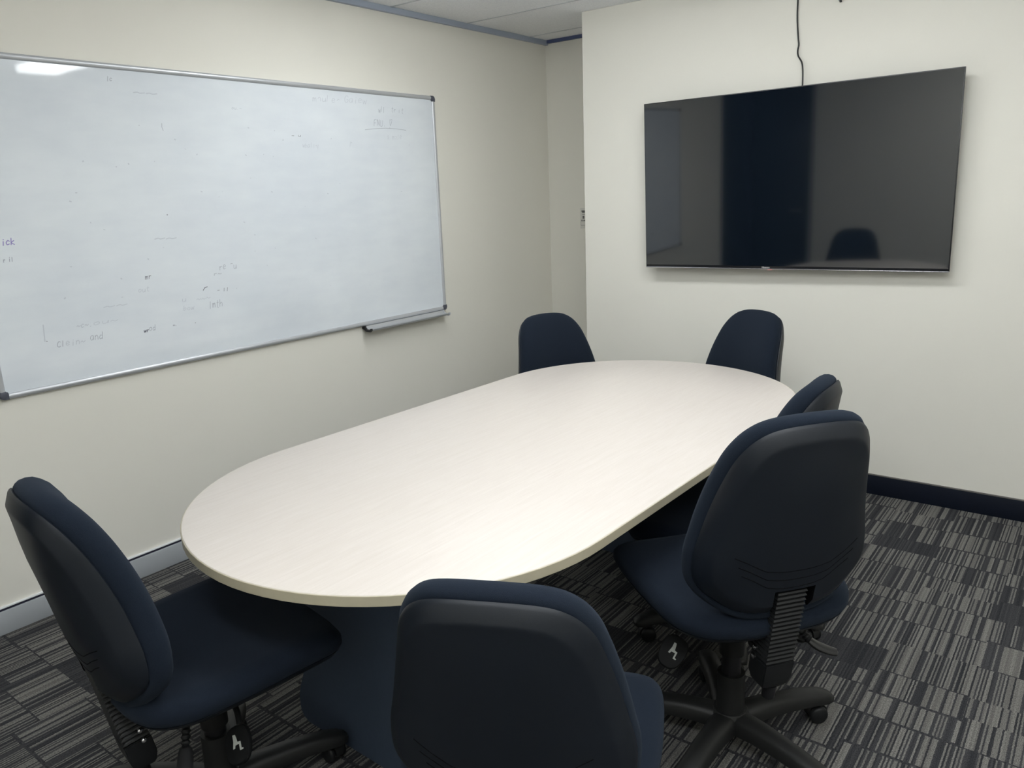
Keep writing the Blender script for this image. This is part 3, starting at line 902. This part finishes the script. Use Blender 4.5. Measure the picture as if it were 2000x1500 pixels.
    # --- five-star base
    bm = bmesh.new(); lathe(bm, [(.027, .058), (.050, .060), (.055, .075), (.052, .100), (.045, .112), (.027, .114)])
    hub = obj('base_hub', bm, 'base', t)
    for k in range(5):
        a = 2 * PI * k / 5
        bm = bmesh.new(); rings = []
        for rad, zt, hgt, hw_ in ((.025, .108, .048, .036), (.06, .112, .048, .034), (.10, .114, .046, .031), (.16, .113, .043, .029), (.22, .109, .040, .028), (.27, .102, .036, .0275), (.305, .092, .030, .026), (.325, .081, .020, .019), (.331, .074, .010, .009)):
            rings.append([(rad, -hw_, zt - hgt), (rad, -hw_, zt - hgt * .30), (rad, -hw_ * .62, zt - hgt * .05), (rad, 0, zt), (rad, hw_ * .62, zt - hgt * .05), (rad, hw_, zt - hgt * .30), (rad, hw_, zt - hgt), (rad, 0, zt - hgt * .92)])
        loft(bm, rings)
        bmesh.ops.rotate(bm, verts=bm.verts[:], cent=(0, 0, 0), matrix=Matrix.Rotation(a, 3, 'Z'))
        obj('base_arm', bm, 'base', hub, angle=50)
        # twin-wheel caster, swivelled about its stem
        bm = bmesh.new()
        lathe(bm, [(.0055, .040), (.0055, .064)], seg=10)
        hood = []
        for x in (-.0105, .0105):
            ring = []
            for j in range(11):
                an = PI * (-.02 + 1.04 * j / 10)
                ring.append((.014 + .0285 * math.cos(an), x, .027 + .0285 * math.sin(an)))
            hood.append(ring)
        loft(bm, hood)
        ca = obj('caster', bm, 'base', t, angle=50)
        ca.location = (.298 * math.cos(a), .298 * math.sin(a), 0)
        ca.rotation_euler = (0, 0, a)
        for sx in (-1, 1):
            bm = bmesh.new()
            lathe(bm, [(.006, sx * .0115), (.020, sx * .0115), (.0250, sx * .0125), (.0264, sx * .017), (.0250, sx * .0235), (.020, sx * .0265), (.006, sx * .0275)], (.016, 0, .0265), axis='Y', seg=22)
            obj('wheel', bm, 'rubber', ca, angle=50)
    return t

UPPER = {'back_cushion', 'back_shell', 'back_adjuster', 'back_bracket', 'seat_cushion', 'seat_pan', 'tilt_mechanism'}
BASE = {'base_hub', 'caster'}
proto = make_chair()
# x, y, turn, back height, turn of the base, seat height
CHAIRS = [(2.405, -0.202, 52.5, 0.066, 53.8, 0.066), (2.262, -0.916, 25.5, -0.050, 0, -0.042), (1.446, -1.162, -8.7, 0.002, 68, 0.030),
          (1.205, 0.935, -110.4, -0.028, 334, -0.068), (1.727, 1.140, 151.6, -0.008, 66, 0.030), (2.155, 0.347, 92.0, -0.035, 14, -0.035)]
LABELS = [
    'black office chair on the right side of the table, whole backrest and ribbed adjuster showing',
    'black office chair in the middle foreground, backrest cut off by the bottom of the picture',
    'black office chair at the near left end of the table, turned side-on',
    'black office chair beyond the table in front of the alcove corner',
    'black office chair beyond the far end of the table, below the television',
    'black office chair mostly hidden behind the large backrest on the right side of the table',
]
def base_name(o):
    return o.name.split('.')[0]
chairs = []
for i in range(len(CHAIRS)):
    t = proto if i == 0 else copy_tree(proto)
    chairs.append(t)
swivel = random.Random(11)
for t, (x, y, rz, dz, ba, sz), lab in zip(chairs, CHAIRS, LABELS):
    t.location = (x, y, 0); t.rotation_euler = (0, 0, R(rz))
    t['label'] = lab; t['category'] = 'chair'; t['group'] = 'office chairs around the meeting table'
    for ch in t.children:
        n = base_name(ch)
        if n in UPPER:
            ch.location.z = dz if n in ('back_cushion', 'back_shell', 'back_adjuster') else sz
        elif n == 'gas_column':
            ch.location.z = sz * 0.9
        elif n == 'upper_sleeve':
            ch.location.z = sz
        elif n == 'base_hub':
            ch.rotation_euler.z += R(ba - rz)
        elif n == 'caster':
            ch.location = Matrix.Rotation(R(ba - rz), 3, 'Z') @ ch.location
            ch.rotation_euler.z += R(ba - rz) + swivel.uniform(1.6, 4.7)
